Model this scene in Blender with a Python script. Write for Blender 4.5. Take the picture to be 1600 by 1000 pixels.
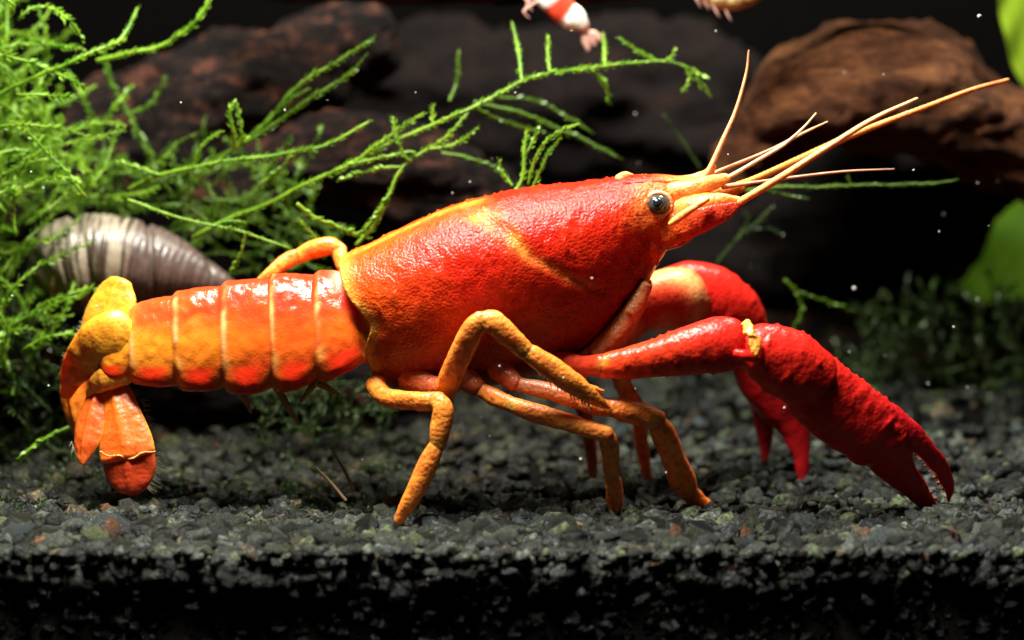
import bpy, math, random
import numpy as np
from mathutils import Vector, noise

random.seed(7); rng = np.random.default_rng(7)
for o in list(bpy.data.objects): bpy.data.objects.remove(o)

# ------------------------------------------------------------------ camera, light
S = 0.004                      # one building unit (u) is 4 mm: the crayfish is about 5 cm long
PITCH = math.radians(8); D = 40.0
scene = bpy.context.scene; col = scene.collection
CAM = np.array((0, -D*math.cos(PITCH), D*math.sin(PITCH)))
FWD = np.array((0, math.cos(PITCH), -math.sin(PITCH)))
UP = np.array((0, math.sin(PITCH), math.cos(PITCH)))
RIGHT = np.array((1., 0, 0))
cd = bpy.data.cameras.new('camera'); cam = bpy.data.objects.new('camera', cd); col.objects.link(cam)
cam.location = CAM*S; cam.rotation_euler = (math.pi/2-PITCH, 0, 0)
cd.sensor_width = 36; cd.lens = 36*D/16; cd.clip_start = 0.005; cd.clip_end = 20
cd.dof.use_dof = True; cd.dof.focus_distance = (D-0.7)*S; cd.dof.aperture_fstop = 26
scene.camera = cam

w = bpy.data.worlds.new('World'); scene.world = w; w.use_nodes = True
w.node_tree.nodes['Background'].inputs[0].default_value = (0.62, 0.72, 0.68, 1)
w.node_tree.nodes['Background'].inputs[1].default_value = 0.012

def lamp(name, loc, target, sx, sy, power, color):
    d = bpy.data.lights.new(name, 'AREA'); d.shape = 'RECTANGLE'; d.size = sx*S; d.size_y = sy*S
    d.energy = power; d.color = color
    o = bpy.data.objects.new(name, d); col.objects.link(o); o.location = np.array(loc)*S
    o.rotation_euler = (Vector(target)-Vector(loc)).to_track_quat('-Z', 'Y').to_euler()
    return o
# the tank's light bar, above the water, then two added fill lamps
lamp('tank_and_fill_light', (-3.8, -3.6, 16.5), (-0.8, -0.4, 0), 7.0, 4.6, 0.215, (1, 0.96, 0.88))
lamp('tank_and_fill_light', (-7.0, 3.0, 20), (-6.5, 3.5, 0), 5, 3.0, 0.055, (0.96, 1.0, 0.86))  # added fill to brighten the moss on the left
lamp('tank_and_fill_light', (7.5, 6.0, 18), (6.5, 7.0, 0), 5, 3.0, 0.09, (1, 0.97, 0.86))  # added fill to brighten the broad leaf and right driftwood

vs = scene.view_settings
vs.view_transform = 'Standard'; vs.look = 'None'; vs.exposure = 0; vs.gamma = 1
scene.render.engine = 'CYCLES'
scene.render.resolution_x = 1024; scene.render.resolution_y = 640

# ------------------------------------------------------------------ helpers
def at(px, py, Y):
    d = RIGHT*(px-800)/100 + UP*(500-py)/100 + FWD*D
    return CAM + d*((Y-CAM[1])/d[1])
def atz(px, py, Z):
    d = RIGHT*(px-800)/100 + UP*(500-py)/100 + FWD*D
    return CAM + d*((Z-CAM[2])/d[2])
def proj(p):
    q = np.asarray(p)-CAM; f = q@FWD
    return 800+100*D*(q@RIGHT)/f, 500-100*D*(q@UP)/f
def px2u(n, Y): return n/100*(D+Y)/D
def lerp(a, b, t): return a+(b-a)*t
def sstep(a, b, x):
    t = np.clip((x-a)/(b-a), 0, 1); return t*t*(3-2*t)
def nz(p, s, o=0.0): return noise.noise(Vector((p[0]*s+o, p[1]*s+o*1.7, p[2]*s-o)))
def fbm(p, s, octv=4, o=0.0): return noise.fractal(Vector((p[0]*s+o, p[1]*s+o*1.3, p[2]*s-o)), 0.9, 2.0, octv)
def vnoise(P, s, octv=3, o=0.0): return np.array([fbm(p, s, octv, o) for p in P])

def tagit(o, label=None, cat=None, group=None, kind=None):
    if label: o['label'] = label
    if cat: o['category'] = cat
    if group: o['group'] = group
    if kind: o['kind'] = kind
    return o
def empty(name, loc, label, cat, group=None):
    o = bpy.data.objects.new(name, None); col.objects.link(o); o.location = np.array(loc)*S
    o.empty_display_size = 0.002; o['_'] = 0; del o['_']
    return tagit(o, label, cat, group)
def build(name, V, F, mat, parent=None, cols=None, smooth=True, origin=None):
    """V in world units u.  F list of tuples or int array."""
    V = np.asarray(V, float)
    if parent is not None:
        org = np.zeros(3); p = parent
        while p is not None: org = org+np.array(p.location)/S; p = p.parent
    elif origin is not None: org = np.asarray(origin, float)
    else: org = np.array((V[:,0].mean(), V[:,1].mean(), V[:,2].min()))
    me = bpy.data.meshes.new(name)
    F = F.tolist() if isinstance(F, np.ndarray) else F
    me.from_pydata(((V-org)*S).tolist(), [], F)
    if smooth: me.polygons.foreach_set('use_smooth', [True]*len(me.polygons))
    if cols is not None:
        a = me.color_attributes.new('Col', 'FLOAT_COLOR', 'POINT')
        c = np.ones((len(V), 4)); cc = np.asarray(cols); c[:, :cc.shape[1]] = cc; a.data.foreach_set('color', c.ravel())
    me.materials.append(mat); me.update()
    o = bpy.data.objects.new(name, me); col.objects.link(o)
    if parent is None: o.location = org*S
    else: o.parent = parent
    return o

class MB:
    def __init__(s): s.V = []; s.F = []; s.C = []; s.n = 0
    def add(s, V, F, C=None):
        V = np.asarray(V, float); s.V.append(V)
        F = np.asarray(F) if not isinstance(F, list) else F
        s.F += [tuple(int(i)+s.n for i in f) for f in F]
        if C is None: C = np.ones((len(V), 3))
        C = np.asarray(C, float)
        if C.ndim == 1: C = np.tile(C, (len(V), 1))
        if C.shape[1] == 3: C = np.column_stack([C, np.ones(len(C))])
        s.C.append(C); s.n += len(V)
    def build(s, name, mat, parent=None, **k):
        return build(name, np.vstack(s.V), s.F, mat, parent, np.vstack(s.C), **k)

def grid_faces(nu, nv, closed=True):
    F = []
    for i in range(nu-1):
        for j in range(nv if closed else nv-1):
            k = (j+1) % nv
            F.append((i*nv+j, i*nv+k, (i+1)*nv+k, (i+1)*nv+j))
    return F
def cat(P, n):
    """Catmull-Rom resample of rows (any number of columns) to n rows, even in arc length of the first three."""
    P = np.asarray(P, float)
    if len(P) == 2: P = np.vstack([P[0], (P[0]+P[1])/2, P[1]])
    Q = np.vstack([2*P[0]-P[1], P, 2*P[-1]-P[-2]]); out = []
    m = 16
    for i in range(1, len(Q)-2):
        a, b, c, d = Q[i-1], Q[i], Q[i+1], Q[i+2]
        for t in np.linspace(0, 1, m, endpoint=False):
            out.append(0.5*(2*b+(c-a)*t+(2*a-5*b+4*c-d)*t*t+(3*b-a-3*c+d)*t**3))
    out.append(P[-1]); out = np.array(out)
    L = np.concatenate([[0], np.cumsum(np.linalg.norm(np.diff(out[:, :3], axis=0), axis=1))])
    s = np.linspace(0, L[-1], n)
    return np.stack([np.interp(s, L, out[:, k]) for k in range(out.shape[1])], 1)
def lin(P, per=7, sm=2):
    """polyline resample with corners kept (limbs bend only at joints)"""
    P = np.asarray(P, float); out = []
    for i in range(len(P)-1):
        for t in np.linspace(0, 1, per, endpoint=False): out.append(lerp(P[i], P[i+1], t))
    out.append(P[-1]); out = np.array(out)
    for _ in range(sm):
        o2 = out.copy(); o2[1:-1] = out[1:-1]*0.5+(out[:-2]+out[2:])*0.25; out = o2
    return out
def tube(R, nv=16, normal=None, cap=True, twist=None, sq=1.0):
    """R rows: x y z halfwidth halfdepth (u).  normal: thin axis of the section."""
    R = np.asarray(R, float); P = R[:, :3]; n = len(P)
    if cap:
        def capr(i, j):
            d = P[i]-P[j]; d = d/np.linalg.norm(d); rr = min(R[i, 3], R[i, 4])*0.8; rows = []
            for a in (25, 50, 72, 88):
                a = math.radians(a); rows.append(np.concatenate([P[i]+d*rr*math.sin(a), R[i, 3:5]*math.cos(a)]))
            return rows
        a = capr(0, 1)[::-1]; b = capr(-1, -2); R = np.vstack(a+[R[:, :5]]+b); P = R[:, :3]; n = len(P)
    T = np.gradient(P, axis=0); T /= np.linalg.norm(T, axis=1)[:, None]+1e-12
    nrm = np.array(normal if normal is not None else (0, -1, 0), float)
    V = []
    th = np.linspace(0, 2*np.pi, nv, endpoint=False)
    for i in range(n):
        nn = nrm-T[i]*(nrm@T[i])
        if np.linalg.norm(nn) < 0.05: nn = np.array((0.3, 0, 1.))-T[i]*((np.array((0.3, 0, 1.)))@T[i])
        nn /= np.linalg.norm(nn); b = np.cross(T[i], nn)
        c, s = np.cos(th), np.sin(th)
        c = np.sign(c)*np.abs(c)**sq; s = np.sign(s)*np.abs(s)**sq
        V.append(P[i]+np.outer(c*R[i, 3], b)+np.outer(s*R[i, 4], nn))
    V = np.vstack(V); F = grid_faces(n, nv)
    F.append(tuple(range(nv-1, -1, -1))); F.append(tuple(range((n-1)*nv, n*nv)))
    return V, F, R
def limb(pts, per=7, sm=2, nv=16, ratio=0.9, normal=None, smooth=False, n=40, sq=1.0):
    """pts rows: px py Y width_px -> tube"""
    rows = []
    for px, py, Y, wd in pts:
        h = px2u(wd/2, Y); rows.append(np.concatenate([at(px, py, Y), [h, h*ratio]]))
    R = cat(rows, n) if smooth else lin(rows, per, sm)
    return tube(R, nv, normal, sq=sq)
def bumps(V, k, a, s, sel=None):
    """push vertices outwards (from the local mean) in k small round tubercles"""
    C = V.mean(0); idx = rng.choice(sel if sel is not None else len(V), k)
    for i in idx:
        d = np.linalg.norm(V-V[i], axis=1); m = d < 3*s
        dirn = V[i]-C; dirn[0] *= 0.3; dirn /= np.linalg.norm(dirn)
        V[m] += np.outer(a*np.exp(-(d[m]/s)**2), dirn)
    return V

# ------------------------------------------------------------------ materials
def newmat(name):
    m = bpy.data.materials.new(name); m.use_nodes = True
    nt = m.node_tree; b = nt.nodes['Principled BSDF']
    tc = nt.nodes.new('ShaderNodeTexCoord'); mp = nt.nodes.new('ShaderNodeMapping')
    mp.inputs['Scale'].default_value = (1/S,)*3
    nt.links.new(tc.outputs['Object'], mp.inputs['Vector'])
    return m, nt, b, mp
def N(nt, t, **k):
    n = nt.nodes.new(t)
    for a, v in k.items():
        if a in n.inputs: n.inputs[a].default_value = v
        else: setattr(n, a, v)
    return n
def noise_node(nt, mp, scale, detail=4, rough=0.6):
    n = N(nt, 'ShaderNodeTexNoise'); n.inputs['Scale'].default_value = scale; n.inputs['Detail'].default_value = detail
    n.inputs['Roughness'].default_value = rough; nt.links.new(mp.outputs[0], n.inputs['Vector']); return n
def ramp(nt, src, stops):
    r = N(nt, 'ShaderNodeValToRGB'); e = r.color_ramp.elements
    while len(e) < len(stops): e.new(0.5)
    for el, (p, c) in zip(e, stops): el.position = p; el.color = (*c, 1) if len(c) == 3 else c
    nt.links.new(src, r.inputs[0]); return r
def bump(nt, b, h, strength, dist):
    n = N(nt, 'ShaderNodeBump'); n.inputs['Strength'].default_value = strength; n.inputs['Distance'].default_value = dist*S
    nt.links.new(h, n.inputs['Height']); nt.links.new(n.outputs[0], b.inputs['Normal']); return n

def shell_mat(name, rough=0.34, bscale=16, bstr=0.5, bdist=0.03, sss=0.18, mott=0.35, spec=0.5):
    m, nt, b, mp = newmat(name)
    a = N(nt, 'ShaderNodeVertexColor'); a.layer_name = 'Col'
    n1 = noise_node(nt, mp, 9, 5, 0.65)
    r1 = ramp(nt, n1.outputs[0], [(0.3, (1-mott, 1-mott*1.25, 1-mott)), (0.52, (1, 1, 1)), (0.75, (1.0, 1.25, 1.2))])
    mx = N(nt, 'ShaderNodeMix', data_type='RGBA', blend_type='MULTIPLY'); nt.links.new(a.outputs[1], mx.inputs[0])
    nt.links.new(a.outputs[0], mx.inputs[6]); nt.links.new(r1.outputs[0], mx.inputs[7])
    nt.links.new(mx.outputs[2], b.inputs['Base Color'])
    v = N(nt, 'ShaderNodeTexVoronoi'); v.inputs['Scale'].default_value = bscale; nt.links.new(mp.outputs[0], v.inputs['Vector'])
    n2 = noise_node(nt, mp, bscale*0.8, 4)
    ad = N(nt, 'ShaderNodeMath', operation='ADD'); nt.links.new(n2.outputs[0], ad.inputs[0])
    sb = N(nt, 'ShaderNodeMath', operation='MULTIPLY'); sb.inputs[1].default_value = -0.7; nt.links.new(v.outputs[0], sb.inputs[0])
    nt.links.new(sb.outputs[0], ad.inputs[1])
    ml = N(nt, 'ShaderNodeMath', operation='MULTIPLY'); nt.links.new(ad.outputs[0], ml.inputs[0]); nt.links.new(a.outputs[1], ml.inputs[1])
    bump(nt, b, ml.outputs[0], bstr, bdist)
    b.inputs['Roughness'].default_value = rough; b.inputs['Specular IOR Level'].default_value = spec
    b.inputs['Subsurface Weight'].default_value = sss; b.inputs['Subsurface Radius'].default_value = (1, 0.35, 0.15)
    b.inputs['Subsurface Scale'].default_value = 0.22*S
    return m
M_body = shell_mat('carapace_shell', 0.22, 24, 0.55, 0.028, 0.12, 0.36, 0.24)
M_leg = shell_mat('leg_shell', 0.36, 16, 0.5, 0.028, 0.22, 0.42)
M_claw = shell_mat('claw_shell', 0.30, 14, 0.4, 0.025, 0.12, 0.30, 0.25)
M_fan = shell_mat('tail_fan_shell', 0.38, 16, 0.35, 0.02, 0.45, 0.25)
M_feel = shell_mat('feeler', 0.4, 30, 0.6, 0.01, 0.2, 0.25)
def plain(name, c, rough=0.5, sss=0):
    m, nt, b, mp = newmat(name)
    n = noise_node(nt, mp, 10); c = np.array(c)
    r = ramp(nt, n.outputs[0], [(0.3, tuple(c*0.7)), (0.7, tuple(np.minimum(c*1.2, 1)))])
    nt.links.new(r.outputs[0], b.inputs['Base Color']); b.inputs['Roughness'].default_value = rough
    return m
M_eye = plain('eye_black', (0.012, 0.014, 0.016), 0.08)
M_iris = plain('eye_iris', (0.04, 0.046, 0.046), 0.15)
M_bristle = plain('bristle', (0.72, 0.60, 0.42), 0.5)

def moss_mat(name, c1, c2):
    m, nt, b, mp = newmat(name)
    n = noise_node(nt, mp, 2.2, 4)
    r = ramp(nt, n.outputs[0], [(0.32, c1), (0.68, c2)])
    nt.links.new(r.outputs[0], b.inputs['Base Color']); b.inputs['Roughness'].default_value = 0.4
    tr = N(nt, 'ShaderNodeBsdfTranslucent'); nt.links.new(r.outputs[0], tr.inputs[0])
    ms = N(nt, 'ShaderNodeMixShader'); ms.inputs[0].default_value = 0.4
    out = nt.nodes['Material Output']
    nt.links.new(b.outputs[0], ms.inputs[1]); nt.links.new(tr.outputs[0], ms.inputs[2]); nt.links.new(ms.outputs[0], out.inputs[0])
    return m
M_moss = moss_mat('moss_bright', (0.10, 0.27, 0.008), (0.30, 0.50, 0.04))
M_moss2 = moss_mat('moss_deep', (0.045, 0.115, 0.006), (0.12, 0.23, 0.014))
M_moss3 = moss_mat('moss_old', (0.02, 0.045, 0.012), (0.06, 0.10, 0.02))
M_leaf = moss_mat('broad_leaf', (0.07, 0.17, 0.005), (0.11, 0.23, 0.006))
M_leaf2 = moss_mat('young_leaf', (0.26, 0.42, 0.02), (0.34, 0.50, 0.03))

def wood_mat(name, stops, sc=(1, 1, 1)):
    m, nt, b, mp = newmat(name)
    mp.inputs['Scale'].default_value = tuple(s/S for s in sc)
    n = noise_node(nt, mp, 2.0, 9, 0.72); n.inputs['Distortion'].default_value = 0.6
    r = ramp(nt, n.outputs[0], stops); nt.links.new(r.outputs[0], b.inputs['Base Color'])
    n2 = noise_node(nt, mp, 5.5, 8, 0.75); bump(nt, b, n2.outputs[0], 1.0, 0.30)
    b.inputs['Roughness'].default_value = 0.75; b.inputs['Specular IOR Level'].default_value = 0.12
    return m
M_wood = wood_mat('driftwood_brown', [(0.32, (0.018, 0.008, 0.005)), (0.48, (0.10, 0.035, 0.014)), (0.62, (0.22, 0.085, 0.03)), (0.8, (0.32, 0.15, 0.06))], (0.6, 1, 1.5))
M_wood2 = wood_mat('driftwood_dark', [(0.42, (0.004, 0.003, 0.003)), (0.54, (0.022, 0.011, 0.008)), (0.64, (0.15, 0.052, 0.03)), (0.78, (0.26, 0.11, 0.065))], (0.7, 1, 1.3))
M_wood3 = wood_mat('driftwood_shade_black', [(0.36, (0.004, 0.003, 0.003)), (0.55, (0.012, 0.007, 0.006)), (0.8, (0.04, 0.018, 0.012))], (0.7, 1, 1.3))
M_back = plain('tank_back', (0.0018, 0.0016, 0.0014), 0.9); M_back.node_tree.nodes['Principled BSDF'].inputs['Specular IOR Level'].default_value = 0.02

def soil_mat():
    m, nt, b, mp = newmat('aquarium_soil')
    a = N(nt, 'ShaderNodeVertexColor'); a.layer_name = 'Col'
    n1 = noise_node(nt, mp, 12, 5, 0.7)
    r1 = ramp(nt, n1.outputs[0], [(0.36, (0.25, 0.25, 0.25)), (0.52, (0.8, 0.85, 0.8)), (0.68, (2.3, 2.5, 2.2))])
    mx = N(nt, 'ShaderNodeMix', data_type='RGBA', blend_type='MULTIPLY'); mx.inputs[0].default_value = 1
    nt.links.new(a.outputs[0], mx.inputs[6]); nt.links.new(r1.outputs[0], mx.inputs[7]); nt.links.new(mx.outputs[2], b.inputs['Base Color'])
    n2 = noise_node(nt, mp, 9, 5, 0.65); bump(nt, b, n2.outputs[0], 0.9, 0.14)
    b.inputs['Roughness'].default_value = 0.38; b.inputs['Specular IOR Level'].default_value = 0.3
    return m
M_soil = soil_mat()
M_bed = plain('soil_bed', (0.006, 0.0055, 0.005), 0.95); M_bed.node_tree.nodes['Principled BSDF'].inputs['Specular IOR Level'].default_value = 0.0

# ------------------------------------------------------------------ setting: substrate, back wall
TOE = at(614, 829, -1.6); ZG = TOE[2]; YF = -3.3
def ground(x, y):
    h = ZG + 0.16*noise.noise(Vector((x*0.55, y*0.55, 3.1))) + 0.10*noise.noise(Vector((x*1.6, y*1.6, 8.1)))
    h += 0.10*sstep(0.5, 4, y)*max(0, y-0.5)*0.9 + 0.10*float(sstep(-3, -7, x)) + 0.05*float(sstep(4, 8, x))
    h -= (0.42+0.25*noise.noise(Vector((x*0.9, 2.2, 1.1))))*float(sstep(-2.35, -3.4, y))**1.3
    return float(h)
def make_ground():
    xs = np.linspace(-16, 16, 130); ys = np.concatenate([np.linspace(YF, 4, 50), np.linspace(4.3, 14, 26)])
    V = [(x, y, ground(x, y)-0.08) for y in ys for x in xs]
    nx = len(xs); F = [(j*nx+i, j*nx+i+1, (j+1)*nx+i+1, (j+1)*nx+i) for j in range(len(ys)-1) for i in range(nx-1)]
    k = len(V); V += [(x, YF, -9.0) for x in xs]
    F += [(k+i, k+i+1, i+1, i) for i in range(nx-1)]
    C = np.tile((0.006, 0.006, 0.005), (len(V), 1))
    return build('substrate', V, F, M_bed, cols=C, origin=(0, 0, ZG))
SUB = make_ground(); tagit(SUB, 'dark aquarium soil bed under the crayfish', kind='structure')
bw = build('back_wall', [(-22, 14.5, -9), (22, 14.5, -9), (22, 14.5, 16), (-22, 14.5, 16), (-22, 14.8, -9), (22, 14.8, -9), (22, 14.8, 16), (-22, 14.8, 16)],
           [(0, 1, 2, 3), (7, 6, 5, 4), (0, 3, 7, 4), (1, 5, 6, 2), (3, 2, 6, 7), (0, 4, 5, 1)], M_back, smooth=False)
tagit(bw, 'black back wall of the tank', kind='structure')

def cubesphere():
    V = {}; F = []
    def vid(p):
        k = tuple(p)
        if k not in V: V[k] = len(V)
        return V[k]
    for ax in range(3):
        for sg in (-1, 1):
            for i in (-1, 0):
                for j in (-1, 0):
                    q = []
                    for a, b_ in ((i, j), (i+1, j), (i+1, j+1), (i, j+1)):
                        p = [0, 0, 0]; p[ax] = sg; p[(ax+1) % 3] = a; p[(ax+2) % 3] = b_; q.append(vid(p))
                    F.append(tuple(q if sg > 0 else q[::-1]))
    P = np.array(list(V.keys()), float); P /= np.linalg.norm(P, axis=1)[:, None]
    return P, F
CS_V, CS_F = cubesphere(); CS_FA = np.array(CS_F)
def pebble_shape():
    V = CS_V*(1+rng.normal(0, 0.22, (len(CS_V), 1))); V = V*rng.uniform(0.7, 1.15, 3)*np.array((1.1, 1, 0.8))
    a = rng.uniform(0, 6.28, 3)
    def rot(i, t):
        m = np.eye(3); j, k = (i+1) % 3, (i+2) % 3; m[j, j] = m[k, k] = math.cos(t); m[j, k] = -math.sin(t); m[k, j] = math.sin(t); return m
    return V@rot(2, a[0])@rot(0, a[1]*0.3)@rot(1, a[2]*0.3)
SHAPES = [pebble_shape() for _ in range(24)]
def soil_col():
    u = rng.random()
    b = 0.009+0.095*rng.random()**2.4
    if u < 0.55: c = np.array((b*0.92, b, b*0.82))
    elif u < 0.80: c = np.array((b*0.95, b*1.12, b*0.55))*1.1
    elif u < 0.93: c = np.array((b*0.8, b*0.95, b*1.0))
    elif u < 0.993: c = np.array((b*1.5, b*1.1, b*0.6))
    else: c = np.array((0.13, 0.05, 0.02))
    return c
def granules():
    spots = []
    # on top of the bed, thinning size variety; denser in front
    for _ in range(9000):
        y = YF+0.05+ (9.5-YF)*rng.random()**1.7; x = rng.uniform(-10.5, 10.5)*(D+y)/D*0.95
        r = (0.065+0.13*rng.random()**1.6)*(1.35 if y < -1.2 else 1.0)
        cl_ = noise.noise(Vector((x*1.3, y*1.3, 5.5)))
        spots.append((x, y, ground(x, y)-0.04+rng.uniform(-0.03, 0.07)+max(0, cl_)*0.22*rng.random(), r))
    for _ in range(2200):               # pressed against the front pane
        x = rng.uniform(-9, 9); z = ZG+0.05-rng.random()**1.6*2.4
        spots.append((x, YF+rng.uniform(0.0, 0.05), z, rng.uniform(0.07, 0.15)))
    score = []
    for i, (x, y, z, r) in enumerate(spots):
        px, py = proj((x, y, z)); ok = 0 < px < 1600 and py < 900
        score.append((r*(1+0.5*(y < -1.5)) if ok and z > ZG-0.3 else 0))
    order = np.argsort(score)[::-1]; big = set(order[:300].tolist())
    meshes = {}
    for k in range(60):
        sh = SHAPES[k % 24]; me = bpy.data.meshes.new('granule')
        me.from_pydata((sh*S).tolist(), [], CS_F); me.polygons.foreach_set('use_smooth', [True]*len(me.polygons))
        c = np.ones((len(sh), 4)); c[:, :3] = soil_col(); me.color_attributes.new('Col', 'FLOAT_COLOR', 'POINT').data.foreach_set('color', c.ravel())
        me.materials.append(M_soil); meshes[k] = me
    AV = []; AF = []; AC = []; n = 0
    for i, (x, y, z, r) in enumerate(spots):
        if i in big:
            o = bpy.data.objects.new('granule', meshes[i % 60]); col.objects.link(o); o.parent = SUB
            o.location = (np.array((x, y, z-ZG)))*S; o.scale = (r, r, r)
        else:
            sh = SHAPES[int(rng.integers(24))]
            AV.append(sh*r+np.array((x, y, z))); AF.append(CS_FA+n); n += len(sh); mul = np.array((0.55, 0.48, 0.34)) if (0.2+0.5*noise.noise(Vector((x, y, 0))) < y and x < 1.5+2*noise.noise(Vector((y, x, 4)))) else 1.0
            AC.append(np.tile(soil_col()*mul*(0.08 if z < ZG-0.5 else 0.25 if z < ZG-0.3 else 1), (len(sh), 1)))  # low granules darkened in colour to imitate the unlit front face
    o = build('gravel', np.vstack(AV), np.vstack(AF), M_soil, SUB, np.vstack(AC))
    tagit(o, kind='stuff')
granules()

# ------------------------------------------------------------------ driftwood
def driftwood(name, parts, mat, label, amp=0.35, nu=90, nv=64, group=None):
    mb = MB()
    for k, pts in enumerate(parts):
        rows = [np.concatenate([at(px, py, Y), [px2u(r, Y), px2u(r, Y)*dr]]) for px, py, Y, r, dr in pts]
        V, F, R = tube(cat(rows, nu), nv)
        C = np.repeat(R[:, :3], nv, 0); dirn = V-C; dirn /= np.linalg.norm(dirn, axis=1)[:, None]+1e-9
        d = np.array([fbm((p[0]*0.55, p[1], p[2]*1.2), 0.8, 5, 3.3*k)*amp - abs(fbm((p[0]*0.4, p[1]*1.2, p[2]*1.8), 1.5, 4, 9+k))*amp*0.55 for p in V])
        mb.add(V+dirn*d[:, None], F)
    o = mb.build(name, mat); return tagit(o, label, 'driftwood', group)
driftwood('driftwood', [[(1150, 290, 6.5, 30, 1.2), (1200, 205, 6.4, 62, 1.4), (1300, 140, 6.3, 92, 1.5), (1420, 138, 6.4, 96, 1.6), (1540, 200, 6.6, 90, 1.6), (1690, 250, 6.8, 85, 1.5)]],
          M_wood, 'large brown driftwood with a rounded grainy top behind the antennae', 0.30)
driftwood('driftwood', [[(1020, 450, 10.4, 80, 1.0), (1200, 390, 10, 130, 1.0), (1350, 330, 9.6, 150, 1.0), (1450, 325, 9, 118, 1.0), (1530, 275, 8.4, 72, 1.0), (1590, 240, 8, 40, 1)]],
          M_wood3, 'shade-darkened driftwood trunk under the large rounded brown driftwood', 0.30)  # shaded underside built as its own piece, shade put into the wood colour
driftwood('driftwood', [[(420, 150, 11.5, 60, 1.0), (600, 130, 11.5, 110, 0.8), (780, 180, 11.5, 130, 0.8), (950, 150, 11.5, 130, 0.8), (1100, 190, 11.5, 120, 0.8), (1200, 240, 11.5, 60, 0.8)]],
          M_wood3, 'black driftwood deep in the dark behind the long moss frond', 0.45)
driftwood('driftwood', [[(380, -62, 5.4, 50, 1.0), (560, -40, 5.4, 52, 1.0), (760, -38, 5.2, 52, 1.1), (960, -52, 5.2, 50, 1.0), (1180, -58, 5.4, 55, 1), (1420, -70, 5.4, 60, 1)]],
          M_wood2, 'dark driftwood branch crossing the top edge, shrimp perched beneath', 0.18)
driftwood('driftwood', [[(60, 350, 7, 70, 1.0), (180, 230, 7, 95, 1.0), (300, 165, 7.0, 90, 1.0), (430, 120, 7.4, 80, 1.0), (560, 60, 8, 70, 1)]],
          M_wood2, 'dark reddish driftwood slanting up behind the snail and moss', 0.40)
driftwood('driftwood', [[(330, 340, 6.6, 60, 1.0), (450, 270, 6.4, 75, 1.0), (580, 255, 6.4, 80, 1.0), (700, 290, 6.4, 70, 1.0), (840, 350, 6.6, 60, 1)]],
          M_wood2, 'low reddish brown driftwood behind the crayfish back', 0.40)
driftwood('driftwood', [[(-60, 590, 4.8, 90, 1.0), (100, 560, 4.6, 95, 0.8), (300, 560, 4.6, 95, 0.8), (480, 590, 5, 90, 0.9), (640, 640, 5.6, 80, 1)]],
          M_wood2, 'black sunken driftwood lying under the snail', 0.25)
driftwood('driftwood', [[(900, 640, 9.5, 60, 1.0), (1080, 560, 9.5, 95, 1.0), (1300, 540, 9.5, 100, 1.0), (1500, 560, 9.2, 95, 1), (1720, 590, 9, 90, 1)]],
          M_wood2, 'dark mossy driftwood lying on the soil beyond the claws', 0.35)

# ------------------------------------------------------------------ crayfish
CR = empty('crayfish', (0, 0, ZG), 'bright red and orange crayfish walking over dark aquarium soil', 'crayfish')
RED = np.array((0.58, 0.016, 0.005)); ORG = np.array((0.72, 0.105, 0.008)); YEL = np.array((0.86, 0.38, 0.05)); TAN = np.array((0.55, 0.24, 0.09)); AMB = np.array((0.88, 0.30, 0.02)); DRD = np.array((0.42, 0.03, 0.01))

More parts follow.
